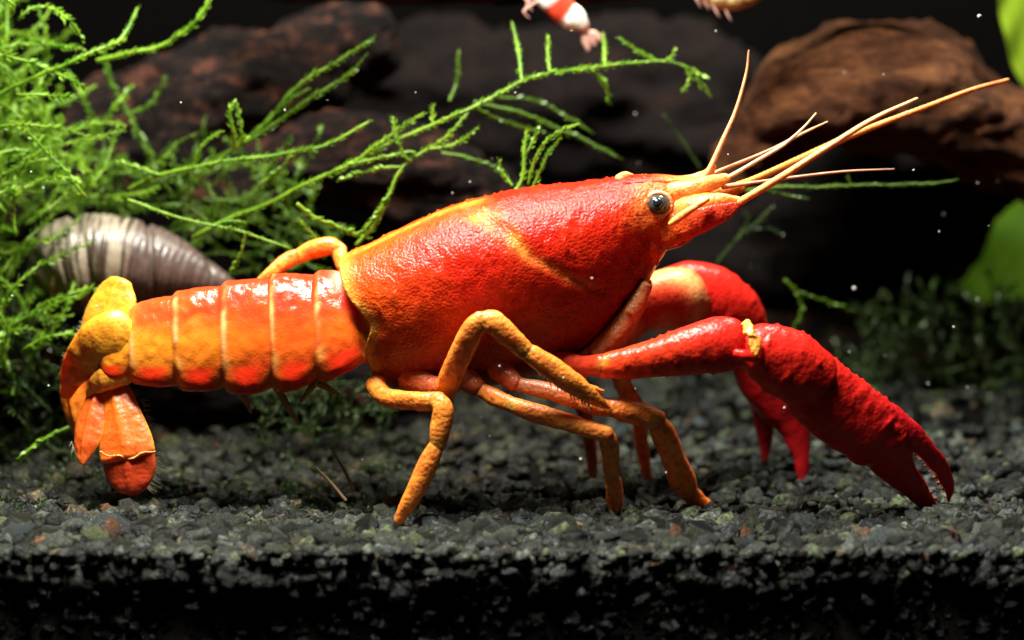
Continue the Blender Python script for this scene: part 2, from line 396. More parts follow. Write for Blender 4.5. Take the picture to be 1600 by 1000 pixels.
def polydist(qx, qy, pl):
    d = np.full(qx.shape, 1e9)
    for (ax, ay), (bx, by) in zip(pl[:-1], pl[1:]):
        t = np.clip(((qx-ax)*(bx-ax)+(qy-ay)*(by-ay))/((bx-ax)**2+(by-ay)**2), 0, 1)
        d = np.minimum(d, np.hypot(qx-ax-t*(bx-ax), qy-ay-t*(by-ay)))
    return d
def make_body():
    # stations: top px, bottom px, half depth (u), Y, from the tail towards the head
    abd = np.array([  # tx ty bx by w Y
        (150, 512, 158, 572, 0.34, 0.05), (168, 496, 172, 585, 0.48, 0.05), (205, 478, 207, 592, 0.56, 0.05),
        (262, 460, 275, 601, 0.66, 0.04), (340, 443, 350, 606, 0.74, 0.02), (414, 432, 425, 606, 0.80, 0.0), (490, 425, 500, 590, 0.84, 0.0), (556, 425, 572, 560, 0.84, 0.0)], float)
    car = np.array([
        (530, 402, 592, 600, 0.92, 0), (585, 377, 645, 613, 1.06, 0), (645, 347, 718, 611, 1.14, 0), (710, 320, 792, 600, 1.15, 0), (770, 304, 860, 578, 1.12, 0),
        (830, 293, 915, 553, 1.05, -0.02), (890, 286, 962, 514, 0.93, -0.04), (945, 280, 1002, 466, 0.76, -0.06), (988, 275, 1024, 420, 0.60, -0.08), (1022, 276, 1046, 386, 0.47, -0.1), (1056, 284, 1068, 362, 0.36, -0.12), (1085, 296, 1090, 345, 0.25, -0.14)], float)
    def res(A, n):
        s = np.arange(len(A)); t = np.linspace(0, len(A)-1, n); Q = np.vstack([2*A[0]-A[1], A, 2*A[-1]-A[-2]]); out = []
        for u in t:
            i = min(int(u), len(A)-2); f = u-i; a, b, c, d = Q[i:i+4]
            out.append(0.5*(2*b+(c-a)*f+(2*a-5*b+4*c-d)*f*f+(3*b-a-3*c+d)*f**3))
        return np.array(out)
    NA, NC, NV = 190, 230, 120
    A = res(abd, NA); Cc = res(car, NC)
    # rim of the carapace: three extra stations folding out of the abdomen
    rim = []
    for f in (0.90, 0.96, 0.99):
        m = Cc[0].copy(); tx, ty, bx, by = Cc[0, :4]; cx, cy = (tx+bx)/2, (ty+by)/2
        m[0], m[1], m[2], m[3] = cx+(tx-cx)*f+(1-f)*60, cy+(ty-cy)*f, cx+(bx-cx)*f+(1-f)*60, cy+(by-cy)*f; m[4] *= f; rim.append(m)
    ST = np.vstack([A, rim, Cc]); n = len(ST)
    part = np.concatenate([np.zeros(NA), np.ones(3+NC)])
    joints = [150, 208, 278, 352, 428, 497, 575]          # tergite edges along x (px)
    th = np.linspace(0, 2*np.pi, NV, endpoint=False)
    V = np.zeros((n, NV, 3)); PH = np.zeros((n, NV)); TH = np.tile(th, (n, 1)); SEG = np.zeros(n)
    roll = math.radians(10)
    for i in range(n):
        tx, ty, bx, by, wd, Y = ST[i]
        T = at(tx, ty, Y); B = at(bx, by, Y); C = (T+B)/2; upv = (T-B)/2; h = np.linalg.norm(upv); upv /= h
        c, s = np.cos(th), np.sin(th)           # c>0 is the near side (-Y)
        if part[i]:
            lat = np.sign(c)*np.abs(c)**0.9*wd*(1.0+0.13*s); ver = h*np.where(s > 0, s, -np.abs(s)**0.95)
            f = 1.0
        else:
            xm = (tx+bx)/2; k = int(np.clip(np.searchsorted(joints, xm)-1, 0, len(joints)-2)); ph = (xm-joints[k])/(joints[k+1]-joints[k]); ph = min(max(ph, 0), 1)
            # rear edge (ph=0) stands proud, dives under the plate in front at ph=1
            f = 1.045-0.085*ph**1.5 - 0.05*math.exp(-((ph-0.0)/0.05)**2)
            PH[i] = ph; SEG[i] = k
            lat = np.sign(c)*np.abs(c)**0.88*wd*(1-0.38*s); ver = h*s
            lobe = np.exp(-((s+0.66)/0.24)**2)*(0.0+0.20*math.sin(math.pi*min(1, ph*1.02))**0.8)
            lat = lat*(1+lobe*0.9); ver = ver*(1+lobe*0.35)
            ver = np.where(s < -0.86, ver*(1-0.25*(-s-0.86)/0.14), ver)
        lat, ver = lat*f, ver*f
        l2 = lat*math.cos(roll)+ver*math.sin(roll)*0.95; v2 = ver*math.cos(roll)-lat*math.sin(roll)*0.95
        V[i] = C+np.outer(l2, (0, -1., 0))+np.outer(v2, upv)
        if part[i]: V[i][:, 0] += 0.24*np.exp(-((s-0.22)/0.30)**2)*math.exp(-(max(0, i-NA-3)/16.0)**2)
    P = V.reshape(-1, 3); th_f = TH.ravel(); part_f = np.repeat(part, NV)
    sym = P.copy(); sym[:, 1] = -np.abs(sym[:, 1])
    qx, qy = proj(sym); sn = np.sin(th_f)
    ctr = np.repeat((V.mean(1)), NV, 0); outw = P-ctr; outw[:, 0] *= 0.4; outw /= np.linalg.norm(outw, axis=1)[:, None]+1e-9
    n1 = vnoise(P, 2.2, 4); n2 = vnoise(P, 0.9, 3, 4.0); n3 = vnoise(P, 7, 2, 2.0)
    # ---- pigment, and painted shade on the carapace flank
    C = np.tile(RED, (len(P), 1)); mix = lambda C, c, f: C+(np.asarray(c)-C)*np.clip(f, 0, 1)[:, None]
    ca = part_f > 0.5; cb = ~ca
    # carapace
    f = (1-sstep(540, 720, qx+n2*60-(qy-430)*0.2))*0.62; C = np.where(ca[:, None], mix(C, ORG, f+0.10*n1), C)
    f = np.maximum(sstep(0.2, -0.4, sn+0.15*n2)*0.95, np.exp(-((qx-900)/110)**2-((qy-490)/60)**2)*0.8); C = np.where(ca[:, None], mix(C, np.array((0.17, 0.012, 0.004)), f), C)  # lower flank and front: self-shade painted into the colour
    groove = [(738, 334), (770, 348), (795, 364), (817, 386), (838, 406), (866, 420), (905, 442), (940, 455)]
    dg = polydist(qx, qy, groove); wid = np.interp(qx, [738, 790, 838, 900, 940], [12, 17, 9, 5, 3])
    C = np.where(ca[:, None], mix(C, YEL, np.exp(-(dg/wid)**2)*(0.45+0.6*n1)), C)
    ang = np.abs(np.angle(np.exp(1j*(th_f-np.pi/2))))
    f = np.exp(-(ang/0.075)**2)*sstep(535, 560, qx)*(1-sstep(740, 775, qx)); C = np.where(ca[:, None], mix(C, YEL*np.array((1, .8, .7)), f*0.75), C)
    f = np.exp(-((ang-0.2)/0.16)**2)*sstep(540, 600, qx)*(1-sstep(720, 800, qx))*0.45; C = np.where(ca[:, None], mix(C, ORG*1.05, f), C)
    de = np.hypot(qx-1028, (qy-319)); C = np.where(ca[:, None], mix(C, np.array((0.82, 0.24, 0.06)), np.exp(-(de/34)**2)*0.9), C)
    f = sstep(985, 1035, qx+n1*14)*0.75; C = np.where(ca[:, None], mix(C, ORG, f), C)
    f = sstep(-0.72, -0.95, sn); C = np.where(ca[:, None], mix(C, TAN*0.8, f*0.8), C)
    ip = np.repeat(np.arange(n), NV); rimf = np.exp(-((ip-(NA+3))/6.0)**2)*(ip >= NA); C = mix(C, YEL, rimf*0.8)
    # abdomen
    ph = PH.ravel(); seg = np.repeat(SEG, NV)
    tail = 1-sstep(190, 470, qx); side = sn
    Ca = np.tile(np.array((0.66, 0.035, 0.010)), (len(P), 1))
    Ca = mix(Ca, np.array((0.84, 0.17, 0.010)), np.exp(-((side-0.0)/0.42)**2)*(0.55+0.5*tail)+0.3*n1)
    Ca = mix(Ca, AMB, tail**1.5*0.85*sstep(-0.55, -0.2, side)*(1-0.85*sstep(0.30, 0.62, side+0.25*n1)*sstep(180, 225, qx)))
    lobe = np.exp(-((ph-0.52)/0.36)**4)*sstep(-0.22, -0.36, side)*(1-sstep(-0.8, -0.95, side))
    Ca = mix(Ca, np.array((0.66, 0.022, 0.006)), lobe*0.9)
    gap = (1-np.exp(-((ph-0.52)/0.40)**4))*sstep(-0.3, -0.5, side); Ca = mix(Ca, np.array((0.84, 0.2, 0.02)), gap*0.7)
    edge = np.exp(-((ph-0.07)/0.055)**2)*(0.1+1.5*np.maximum(n1+0.15, 0))*sstep(-0.45, -0.1, side)
    Ca = mix(Ca, np.array((0.86, 0.42, 0.14)), edge)
    Ca = mix(Ca, np.array((0.9, 0.36, 0.07)), np.exp(-((ph-0.1)/0.10)**2-((side+0.22)/0.12)**2)*0.9)
    Ca = mix(Ca, TAN*0.7, sstep(-0.9, -0.98, side))
    Ca = mix(Ca, np.array((0.85, 0.45, 0.30)), np.exp(-((qx-532)/13)**2-((qy-436)/16)**2)*0.9)
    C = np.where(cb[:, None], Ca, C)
    # ---- relief: cervical groove, shagreen
    disp = -0.05*np.exp(-(dg/9)**2)*ca + 0.012*n3 + 0.015*n1 - 0.04*np.exp(-(de/20)**2)*ca
    disp += ca*0.02*np.exp(-((ang-0.12)/0.06)**2)*(qx > 780)
    P = P+outw*disp[:, None]
    top = np.where(ca & (sn > 0.35))[0]
    for i in rng.choice(top, 420):
        m = np.where(np.abs(P[:, 0]-P[i, 0]) < 0.08)[0]; d = np.linalg.norm(P[m]-P[i], axis=1); k = np.exp(-(d/0.026)**2)*rng.uniform(0.012, 0.032); P[m] += outw[m]*k[:, None]
    mb = MB(); F = grid_faces(n, NV); F.append(tuple(range(NV))[::-1]); F.append(tuple(range((n-1)*NV, n*NV)))
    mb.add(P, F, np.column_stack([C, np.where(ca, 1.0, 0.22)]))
    # rostrum: a keeled blade running forward over the eyes
    rows = []
    for px, py, hw, hd in [(955, 288, 10, .34), (1000, 284, 11, .32), (1040, 283, 10, .24), (1080, 284, 8, .15), (1118, 284, 4, .05), (1132, 283, 1.5, .02)]:
        rows.append(np.concatenate([at(px, py, -0.1), [hw/100, hd]]))
    Vr, Fr, R = tube(cat(rows, 40), 20); nn = vnoise(Vr, 5, 2)
    q = proj(Vr)[0]; mb.add(Vr+nn[:, None]*0.015, Fr, RED[None]*(1-sstep(1000, 1090, q))[:, None]+np.array((0.82, 0.26, 0.05))[None]*sstep(1000, 1090, q)[:, None])
    # small pale spine on the back of the head
    Vs, Fs, _ = limb([(968, 281, -0.2, 18), (977, 275, -0.2, 15), (988, 274, -0.2, 6)], smooth=True, n=12, nv=10); mb.add(Vs, Fs, (0.80, 0.34, 0.10))
    return mb.build('body', M_body, CR)
make_body()

def ball(c, r, nu=18, nv=26, sc=(1, 1, 1)):
    V = [np.array(c)+r*np.array(sc)*np.array((math.sin(a)*math.cos(b), math.sin(a)*math.sin(b), math.cos(a))) for a in np.linspace(0.02, math.pi-0.02, nu) for b in np.linspace(0, 2*math.pi, nv, endpoint=False)]
    F = grid_faces(nu, nv); F.append(tuple(range(nv))[::-1]); F.append(tuple(range((nu-1)*nv, nu*nv)))
    return np.array(V), F
def make_eye(side):
    Y = -0.50 if side < 0 else 0.36
    c = at(1028, 319, -0.5); c[1] = Y
    c[1] += 0.05*side; V, F = ball(c, 0.178, sc=(1.05, 0.95, 0.92)); e = build('eye', V, F, M_iris, CR)
    V, F = ball(c+np.array((-0.01, -0.085*(-side), 0.02)), 0.098, sc=(1.05, 1.0, 1.0)); build('pupil', V, F, M_eye, e)
    # socket lid
    ring = []
    for a in np.linspace(0, 2*math.pi, 40, endpoint=False):
        ring.append(np.concatenate([c+np.array((math.cos(a)*0.195, (0.0), math.sin(a)*0.178)), [0.042, 0.05]]))
    R = np.array(ring+[ring[0]]); V, F, _ = tube(R, 10, cap=False); build('eye_socket', V, F, M_leg, e, np.tile((0.84, 0.34, 0.16), (len(V), 1)))
make_eye(-1); make_eye(1)

def colour_tube(V, c, joints=(), jc=YEL, jw=9, grad=None):
    C = np.tile(np.asarray(c, float), (len(V), 1)); qx, qy = proj(V)
    if grad is not None:
        (a, b, c2) = grad; t = np.clip(((qx-a[0])*(b[0]-a[0])+(qy-a[1])*(b[1]-a[1]))/((b[0]-a[0])**2+(b[1]-a[1])**2), 0, 1)
        C = C+(np.asarray(c2)-C)*t[:, None]
    for jx, jy in joints:
        f = np.exp(-(np.hypot(qx-jx, qy-jy)/jw)**2)*0.75; C = C+(np.asarray(jc)-C)*f[:, None]
    return C
LEG = np.array((0.88, 0.31, 0.04)); LEGD = np.array((0.84, 0.22, 0.03))
def leg(segs, joints=(), c=LEG, grad=None, name='walking_leg', ratio=0.85, jw=9):
    """an arthropod limb: tapered rigid segments that overlap at the joints"""
    mb = MB()
    for pts in segs:
        V, F, R = limb(pts, smooth=True, n=34, nv=20, ratio=ratio, sq=0.86); V = V+vnoise(V, 5, 3)[:, None]*0.012
        C = colour_tube(V, c*np.array((1.02, 0.84, 0.75)), joints, grad=grad, jw=jw)
        # each segment ends in a redder socket; blotchy pigment
        u = np.repeat(np.linspace(0, 1, len(R)), 20); nn = vnoise(V, 2.5, 3, 5.0)
        f = np.clip(0.55*np.exp(-((u-0.97)/0.06)**2)+0.45*np.maximum(nn, 0), 0, 0.7); C = C+(np.array((0.62, 0.09, 0.02))-C)*f[:, None]
        mb.add(V, F, C)
    return mb.build(name, M_leg, CR)
fz = lambda px, py: atz(px, py, ZG)[1]
# raised leg bent like a tent, in front of the flank
leg([[(694, 614, -1.0, 36), (713, 568, -1.3, 37), (738, 517, -1.5, 37), (753, 498, -1.55, 29)],
     [(747, 500, -1.55, 24), (770, 504, -1.57, 37), (800, 529, -1.55, 34), (823, 549, -1.52, 27)],
     [(817, 545, -1.52, 22), (838, 559, -1.5, 34), (880, 588, -1.45, 37), (910, 609, -1.4, 31), (935, 627, -1.33, 20), (952, 637, -1.28, 6)],
     [(897, 594, -1.42, 14), (920, 605, -1.38, 12), (943, 611, -1.36, 4)]], [(821, 548), (697, 608)], np.array((0.92, 0.35, 0.05)))
# second leg: long reach forward, foot on the soil
t2 = fz(1120, 796)
leg([[(795, 598, -.75, 22), (860, 612, -.95, 28), (930, 633, -1.05, 30), (955, 640, -1.05, 25)],
     [(945, 634, -1.05, 22), (972, 641, -1.02, 35), (1008, 650, -.93, 37), (1029, 656, -.9, 30)],
     [(1020, 652, -.9, 25), (1036, 676, -.8, 39), (1052, 715, -.55, 38), (1066, 750, -.3, 43), (1075, 769, -.2, 33)],
     [(1070, 758, -.25, 24), (1088, 776, -.1, 23), (1124, 799, t2, 6)], [(1060, 756, -.22, 20), (1076, 780, -.1, 16), (1096, 797, 0, 6)]],
    [(1026, 655), (1060, 735)], np.array((0.88, 0.26, 0.04)), grad=((950, 640), (840, 605), np.array((0.5, 0.16, 0.06))))
t3 = fz(960, 812)
leg([[(745, 606, -.7, 24), (775, 622, -.9, 28), (803, 634, -1.06, 24)], [(797, 631, -1.05, 22), (828, 643, -1.15, 30), (900, 664, -1.33, 29), (949, 680, -1.36, 26)],
     [(943, 674, -1.36, 22), (952, 695, -1.25, 30), (956, 743, -1.0, 25)], [(955, 737, -1, 21), (959, 760, -.9, 28), (961, 795, t3, 23), (959, 817, t3, 8)]],
    [(800, 632), (955, 741)], np.array((0.90, 0.32, 0.05)), grad=((930, 676), (958, 760), LEGD))
leg([[(586, 600, -.62, 34), (602, 620, -.95, 29), (650, 627, -1.3, 31), (686, 627, -1.45, 30)], [(680, 622, -1.45, 25), (692, 640, -1.5, 34), (688, 670, -1.53, 33), (683, 698, -1.55, 26)],
     [(684, 691, -1.55, 22), (670, 722, -1.57, 32), (645, 775, -1.6, 29), (630, 800, -1.6, 22), (612, 835, -1.6, 5)]], [(683, 695), (686, 628)], np.array((0.92, 0.34, 0.045)))
# dark hip stubs joining legs to the thorax
for pts in ([(640, 590, -0.6, 46), (668, 604, -0.85, 40), (694, 608, -1.05, 34)], [(720, 585, -0.55, 46), (745, 604, -0.75, 32)], [(780, 575, -0.6, 44), (806, 600, -0.8, 28)]):
    V, F, _ = limb(pts, 6, 2, 14); build('leg_hip', V, F, M_leg, CR, np.tile((0.50, 0.10, 0.025), (len(V), 1)))
# far side legs
leg([[(555, 460, .9, 24), (530, 395, 1.3, 26)], [(536, 392, 1.3, 18), (515, 385, 1.35, 29), (490, 390, 1.4, 29), (467, 400, 1.4, 23)], [(474, 396, 1.4, 19), (450, 407, 1.4, 25), (425, 424, 1.3, 18), (398, 444, 1.2, 7)]], [(470, 398)], np.array((0.86, 0.36, 0.05)))
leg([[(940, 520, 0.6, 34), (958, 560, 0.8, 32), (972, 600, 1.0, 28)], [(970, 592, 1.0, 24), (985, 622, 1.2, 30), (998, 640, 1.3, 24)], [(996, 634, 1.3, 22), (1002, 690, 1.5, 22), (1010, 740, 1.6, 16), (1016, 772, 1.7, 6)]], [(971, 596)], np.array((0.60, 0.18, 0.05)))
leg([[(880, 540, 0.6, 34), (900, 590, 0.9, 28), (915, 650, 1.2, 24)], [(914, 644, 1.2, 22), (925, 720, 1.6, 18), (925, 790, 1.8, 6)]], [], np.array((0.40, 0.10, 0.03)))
# mouthparts: third maxillipeds folded under the head
for dy in (-0.22, 0.25):
    V, F, _ = limb([(905, 572, -0.15+dy, 36), (940, 548, -0.25+dy, 40), (970, 515, -0.30+dy, 38), (992, 480, -0.32+dy, 30), (1008, 446, -0.3+dy, 20)], smooth=True, n=40, nv=16)
    V = V+vnoise(V, 4, 3)[:, None]*0.05
    build('mouthpart', V, F, M_leg, CR, colour_tube(V, (0.40, 0.12, 0.035), grad=((960, 530), (1008, 440), np.array((0.62, 0.24, 0.08)))))
V, F, _ = limb([(1015, 385, -0.3, 26), (1040, 380, -0.36, 24), (1066, 376, -0.36, 18), (1084, 366, -0.34, 8)], smooth=True, n=24, nv=14); V = V+vnoise(V, 5, 3)[:, None]*0.04
build('mouthpart', V, F, M_leg, CR, np.tile((0.45, 0.24, 0.11), (len(V), 1)))

# ---- claws
def tub(V, F, name, parent, C, k=60, a=0.03, s=0.035, sel=None, mat=None):
    V = bumps(V+vnoise(V, 3, 3)[:, None]*0.02, k, a, s, sel); return build(name, V, F, mat or M_claw, parent, C)
cl = empty('claw_arm', (0, 0, 0), None, None); cl.parent = CR; cl.location = (0, 0, -ZG*S)
CRED = np.array((0.68, 0.018, 0.010)); CRD2 = np.array((0.55, 0.010, 0.014))
V, F, _ = limb([(880, 570, -0.55, 44), (915, 572, -0.85, 34), (942, 571, -1.05, 38)], 8, 2, 20); tub(V, F, 'arm_base', cl, colour_tube(V, DRD, [(944, 570)]), 10, .02, .03)
V, F, _ = limb([(936, 571, -1.0, 30), (948, 572, -1.05, 42), (985, 567, -1.1, 50), (1040, 556, -1.15, 66), (1090, 545, -1.2, 82), (1130, 538, -1.2, 88), (1156, 534, -1.2, 74), (1168, 532, -1.2, 48)], smooth=True, n=70, nv=30, ratio=0.85)
tub(V, F, 'upper_arm', cl, colour_tube(V, np.array((0.76, 0.05, 0.012)), [(942, 566)], grad=((1000, 560), (1130, 535), CRED)), 30, .03, .035)
V, F, _ = limb([(1162, 504, -1.35, 9), (1172, 516, -1.55, 15), (1179, 534, -1.64, 16), (1183, 548, -1.66, 13), (1178, 562, -1.62, 8)], smooth=True, n=24, nv=14, ratio=0.45); V = V+vnoise(V, 6, 3)[:, None]*0.05; build('elbow_membrane', V, F, M_leg, cl, colour_tube(V, (0.86, 0.36, 0.05)))
V, F, _ = limb([(1164, 542, -1.2, 60), (1182, 546, -1.22, 86), (1205, 555, -1.22, 100), (1230, 568, -1.2, 108), (1258, 587, -1.15, 104), (1280, 604, -1.1, 90), (1290, 612, -1.1, 60)], smooth=True, n=50, nv=34, ratio=0.85)
tub(V, F, 'wrist', cl, colour_tube(V, CRED), 50, .032, .035)
V, F, _ = limb([(1150, 552, -1.62, 14), (1168, 556, -1.66, 18), (1188, 562, -1.6, 10)], smooth=True, n=14, nv=12); build('spine', V, F, M_claw, cl, colour_tube(V, CRED))
# palm and fixed finger: one hand
hand = [(1244, 580, -1.12, 56), (1260, 592, -1.12, 96), (1273, 604, -1.1, 110), (1299, 628, -1.05, 115), (1330, 652, -1.0, 114), (1360, 676, -0.95, 108), (1384, 698, -0.9, 94), (1396, 722, -0.86, 72), (1410, 741, -0.82, 52), (1427, 760, -0.75, 40), (1444, 780, -0.65, 28), (1458, 795, -0.58, 16), (1467, 806, -0.52, 6)]
V, F, R = limb(hand, smooth=True, n=110, nv=40, ratio=0.62)
qx, qy = proj(V); up_side = np.where((qy < 500+(qx-1100)*0.62) & (qx < 1420))[0]
o = tub(V, F, 'palm', cl, colour_tube(V, CRED, [(1258, 608)], jc=(0.8, 0.14, 0.05), jw=16, grad=((1260, 600), (1420, 740), CRD2)), 150, .030, .03, up_side if len(up_side) > 10 else None)
V, F, _ = limb([(1368, 640, -0.98, 36), (1393, 657, -0.95, 45), (1420, 677, -0.92, 39), (1445, 701, -0.85, 31), (1467, 727, -0.75, 26), (1480, 751, -0.68, 20), (1484, 768, -0.62, 13), (1482, 780, -0.58, 5)], smooth=True, n=60, nv=24, ratio=0.75)
tub(V, F, 'movable_finger', cl, colour_tube(V, CRD2), 50, .018, .026)
mb = MB()
for t in np.linspace(0, 1, 9):
    for (x0, y0, x1, y1, sgn) in ((1405, 706, 1462, 782, 1), (1416, 692, 1474, 764, -1)):
        c = at(lerp(x0, x1, t), lerp(y0, y1, t)+(-3 if sgn > 0 else 0), -0.86+0.26*t); V, F = ball(c, 0.018+0.018*rng.random(), 8, 10); mb.add(V, F, (0.62, 0.16, 0.08))
mb.build('tooth_row', M_claw, o)
# far claw, partly hidden: upper arm, round wrist, hand hanging with its fingertips showing
fc = empty('claw_arm', (0, 0, 0), None, None); fc.parent = CR; fc.location = (0, 0, -ZG*S)
V, F, _ = limb([(940, 550, 0.5, 50), (975, 510, 0.9, 60), (1005, 478, 1.2, 84), (1040, 468, 1.45, 96), (1072, 466, 1.6, 92), (1098, 468, 1.7, 60)], smooth=True, n=50, nv=28)
q = proj(V); C = colour_tube(V, (0.62, 0.035, 0.012), [(1000, 436), (1022, 428), (1046, 424), (1068, 430), (1086, 446), (1094, 470), (1090, 494), (985, 512), (1040, 512), (960, 530)], jc=(0.84, 0.42, 0.13), jw=16); tub(V, F, 'upper_arm', fc, C, 20, .03, .04)
V, F, _ = limb([(1050, 450, 1.7, 70), (1075, 450, 1.8, 84), (1105, 460, 1.9, 96), (1135, 480, 2.0, 96), (1158, 505, 2.1, 84), (1172, 535, 2.15, 60)], smooth=True, n=44, nv=30)
tub(V, F, 'wrist', fc, colour_tube(V, CRED), 40, .035, .04)
V, F, _ = limb([(1165, 515, 2.1, 60), (1185, 550, 2.15, 92), (1205, 590, 2.15, 104), (1225, 630, 2.1, 88), (1240, 665, 2.0, 54), (1250, 700, 1.9, 32), (1254, 730, 1.8, 22), (1255, 752, 1.7, 10)], smooth=True, n=60, nv=28, ratio=0.7)
pf = tub(V, F, 'palm', fc, colour_tube(V, CRD2*0.6), 40, .03, .035)  # far palm and finger colour cut down to imitate weaker light
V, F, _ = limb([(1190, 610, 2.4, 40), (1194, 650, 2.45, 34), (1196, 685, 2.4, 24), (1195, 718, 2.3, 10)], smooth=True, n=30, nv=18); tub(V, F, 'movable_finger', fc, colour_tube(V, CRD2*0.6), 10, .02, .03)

# ---- feelers
def feeler(name, pts, c, n=70, ring=True):
    rows = [np.concatenate([at(px, py, Y), [px2u(wd/2, Y)]*2]) for px, py, Y, wd in pts]
    R = cat(rows, n*3); ph = np.arange(len(R))
    if ring: R[:, 3:5] *= (1+0.10*((ph % 3) == 0))[:, None]
    V, F, _ = tube(R, 8); return build(name, V, F, M_feel, CR, colour_tube(V, c[0], grad=(pts[0][:2], pts[-1][:2], np.array(c[1]))))
A0, A1 = (0.86, 0.42, 0.06), (0.75, 0.24, 0.06)
feeler('antenna', [(1095, 338, -0.5, 15), (1128, 330, -0.62, 15), (1152, 318, -0.72, 12), (1225, 274, -0.9, 11), (1300, 226, -0.95, 9.5), (1365, 186, -1, 8), (1433, 154, -1.0, 4.5)], (A0, (0.85, 0.48, 0.2)))
feeler('antenna', [(1105, 308, 0.25, 15), (1146, 293, 0.3, 13), (1187, 277, 0.4, 11), (1277, 236, 0.6, 11), (1337, 209, 0.7, 10), (1450, 166, 1.0, 8), (1520, 140, 1.2, 7), (1575, 125, 1.4, 6)], (A0, A1))
feeler('antennule', [(1100, 278, -0.1, 12), (1110, 262, -0.1, 9), (1130, 218, 0.0, 7.5), (1150, 172, 0.1, 6), (1166, 115, 0.2, 4.5), (1170, 79, 0.2, 2.5)], ((0.78, 0.34, 0.12), (0.7, 0.34, 0.16)))
feeler('antennule', [(1120, 285, -0.35, 10), (1142, 275, -0.35, 7), (1185, 250, -0.3, 6), (1225, 226, -0.2, 5.5), (1255, 200, -0.2, 4), (1275, 177, -0.2, 2.5)], ((0.84, 0.5, 0.24), (0.8, 0.55, 0.3)))
feeler('antennule', [(1108, 276, 0.1, 9), (1124, 267, 0.1, 6), (1202, 235, 0.3, 5), (1255, 208, 0.5, 4), (1293, 190, 0.6, 2)], ((0.6, 0.28, 0.14), (0.7, 0.4, 0.22)))
feeler('antennule', [(1130, 292, -0.05, 8), (1180, 285, 0.0, 5), (1240, 277, 0.1, 4.5), (1319, 268, 0.3, 3.5), (1397, 264, 0.5, 1.8)], ((0.6, 0.3, 0.14), (0.6, 0.28, 0.2)))
# feeler bases and the red scale beside them
HO = np.array((0.84, 0.26, 0.04))
for pts, c in (([(1050, 300, -0.35, 30), (1080, 296, -0.42, 30), (1104, 288, -0.4, 26), (1126, 282, -0.36, 20), (1138, 278, -0.35, 12)], (0.86, 0.34, 0.08)),
               ([(1060, 290, 0.12, 26), (1090, 282, 0.1, 24), (1106, 272, 0.0, 18), (1114, 260, -0.05, 11)], (0.85, 0.36, 0.10)),
               ([(1050, 335, -0.35, 44), (1082, 326, -0.55, 42), (1108, 318, -0.66, 34), (1134, 314, -0.7, 26), (1154, 312, -0.7, 12)], HO),
               ([(1070, 318, 0.3, 40), (1110, 308, 0.3, 32), (1140, 298, 0.3, 22), (1160, 292, 0.3, 12)], HO)):
    V, F, _ = limb(pts, smooth=True, n=30, nv=18); V = V+vnoise(V, 6, 2)[:, None]*0.02; build('feeler_base', V, F, M_leg, CR, np.tile(c, (len(V), 1)))
V, F, _ = limb([(1020, 366, -0.40, 30), (1045, 360, -0.52, 50), (1075, 350, -0.66, 46), (1105, 340, -0.78, 38), (1132, 330, -0.82, 27), (1158, 319, -0.82, 8)], smooth=True, n=40, nv=20, ratio=0.35)
V = V+vnoise(V, 5, 3)[:, None]*0.02; build('antennal_scale', V, F, M_body, CR, colour_tube(V, (0.80, 0.12, 0.015), grad=((1030, 365), (1110, 335), np.array((0.74, 0.05, 0.02)))))
V, F, _ = limb([(1047, 350, -0.86, 7), (1056, 344, -0.88, 12), (1082, 326, -0.93, 11), (1106, 311, -0.92, 8)], smooth=True, n=24, nv=12); build('cheek_spine', V, F, M_leg, CR, np.tile((0.90, 0.50, 0.10), (len(V), 1)))
V, F, _ = limb([(1000, 340, -0.42, 30), (1008, 372, -0.46, 34), (1020, 395, -0.42, 26), (1026, 410, -0.36, 12)], smooth=True, n=24, nv=16); V = V+vnoise(V, 5, 3)[:, None]*0.03; build('cheek_plate', V, F, M_body, CR, colour_tube(V, (0.76, 0.14, 0.02), [(1012, 372)], jc=(0.84, 0.36, 0.12), jw=14))

# ---- tail fan
def blade(name, pts, normal, c, parent=CR, joints=(), jw=10, grad=None, jc=YEL, thick=0.10, rim=YEL):
    rows = [np.concatenate([at(px, py, Y), [px2u(wd/2, Y), max(0.02, thick*min(1, wd/50))]]) for px, py, Y, wd in pts]
    V, F, R = tube(cat(rows, 50), 36, normal)
    C = colour_tube(V, c, joints, jc, jw, grad)
    # pale rim and raised keel
    ang = np.tile(np.linspace(0, 2*np.pi, 36, endpoint=False), len(R)); e = np.abs(np.cos(ang))
    C = C+(np.asarray(rim)-C)*(sstep(0.90, 0.99, e)*0.75)[:, None]
    keel = np.exp(-(np.cos(ang)/0.13)**2)*0.05; nn = np.array(normal)/np.linalg.norm(normal)
    V = V+np.outer(keel*np.sign(np.sin(ang)), nn)+vnoise(V, 4, 3)[:, None]*0.02*nn
    return build(name, V, F, M_fan, parent, C)
tf = empty('tail_fan', (0, 0, 0), None, None); tf.parent = CR; tf.location = (0, 0, -ZG*S)
FO = np.array((0.86, 0.22, 0.015)); FY = np.array((0.88, 0.34, 0.02))
blade('tail_blade', [(158, 570, 0.35, 50), (164, 525, 0.42, 84), (174, 486, 0.52, 82), (182, 458, 0.62, 66), (188, 440, 0.66, 40)], (-0.25, -1, 0.25), FY, tf, grad=((170, 480), (130, 580), FO))
blade('tail_blade', [(140, 555, 0.6, 34), (128, 570, 0.65, 56), (116, 605, 0.6, 54), (122, 650, 0.5, 46), (132, 682, 0.45, 34), (130, 702, 0.45, 14)], (-0.5, -1, 0.1), FO, tf)
blade('tail_blade', [(160, 600, -0.15, 22), (152, 625, -0.25, 42), (143, 660, -0.42, 52), (136, 690, -0.56, 46), (131, 712, -0.66, 26), (129, 724, -0.72, 8)], (-0.35, -1, 0.35), (0.80, 0.12, 0.012), tf, jc=YEL)
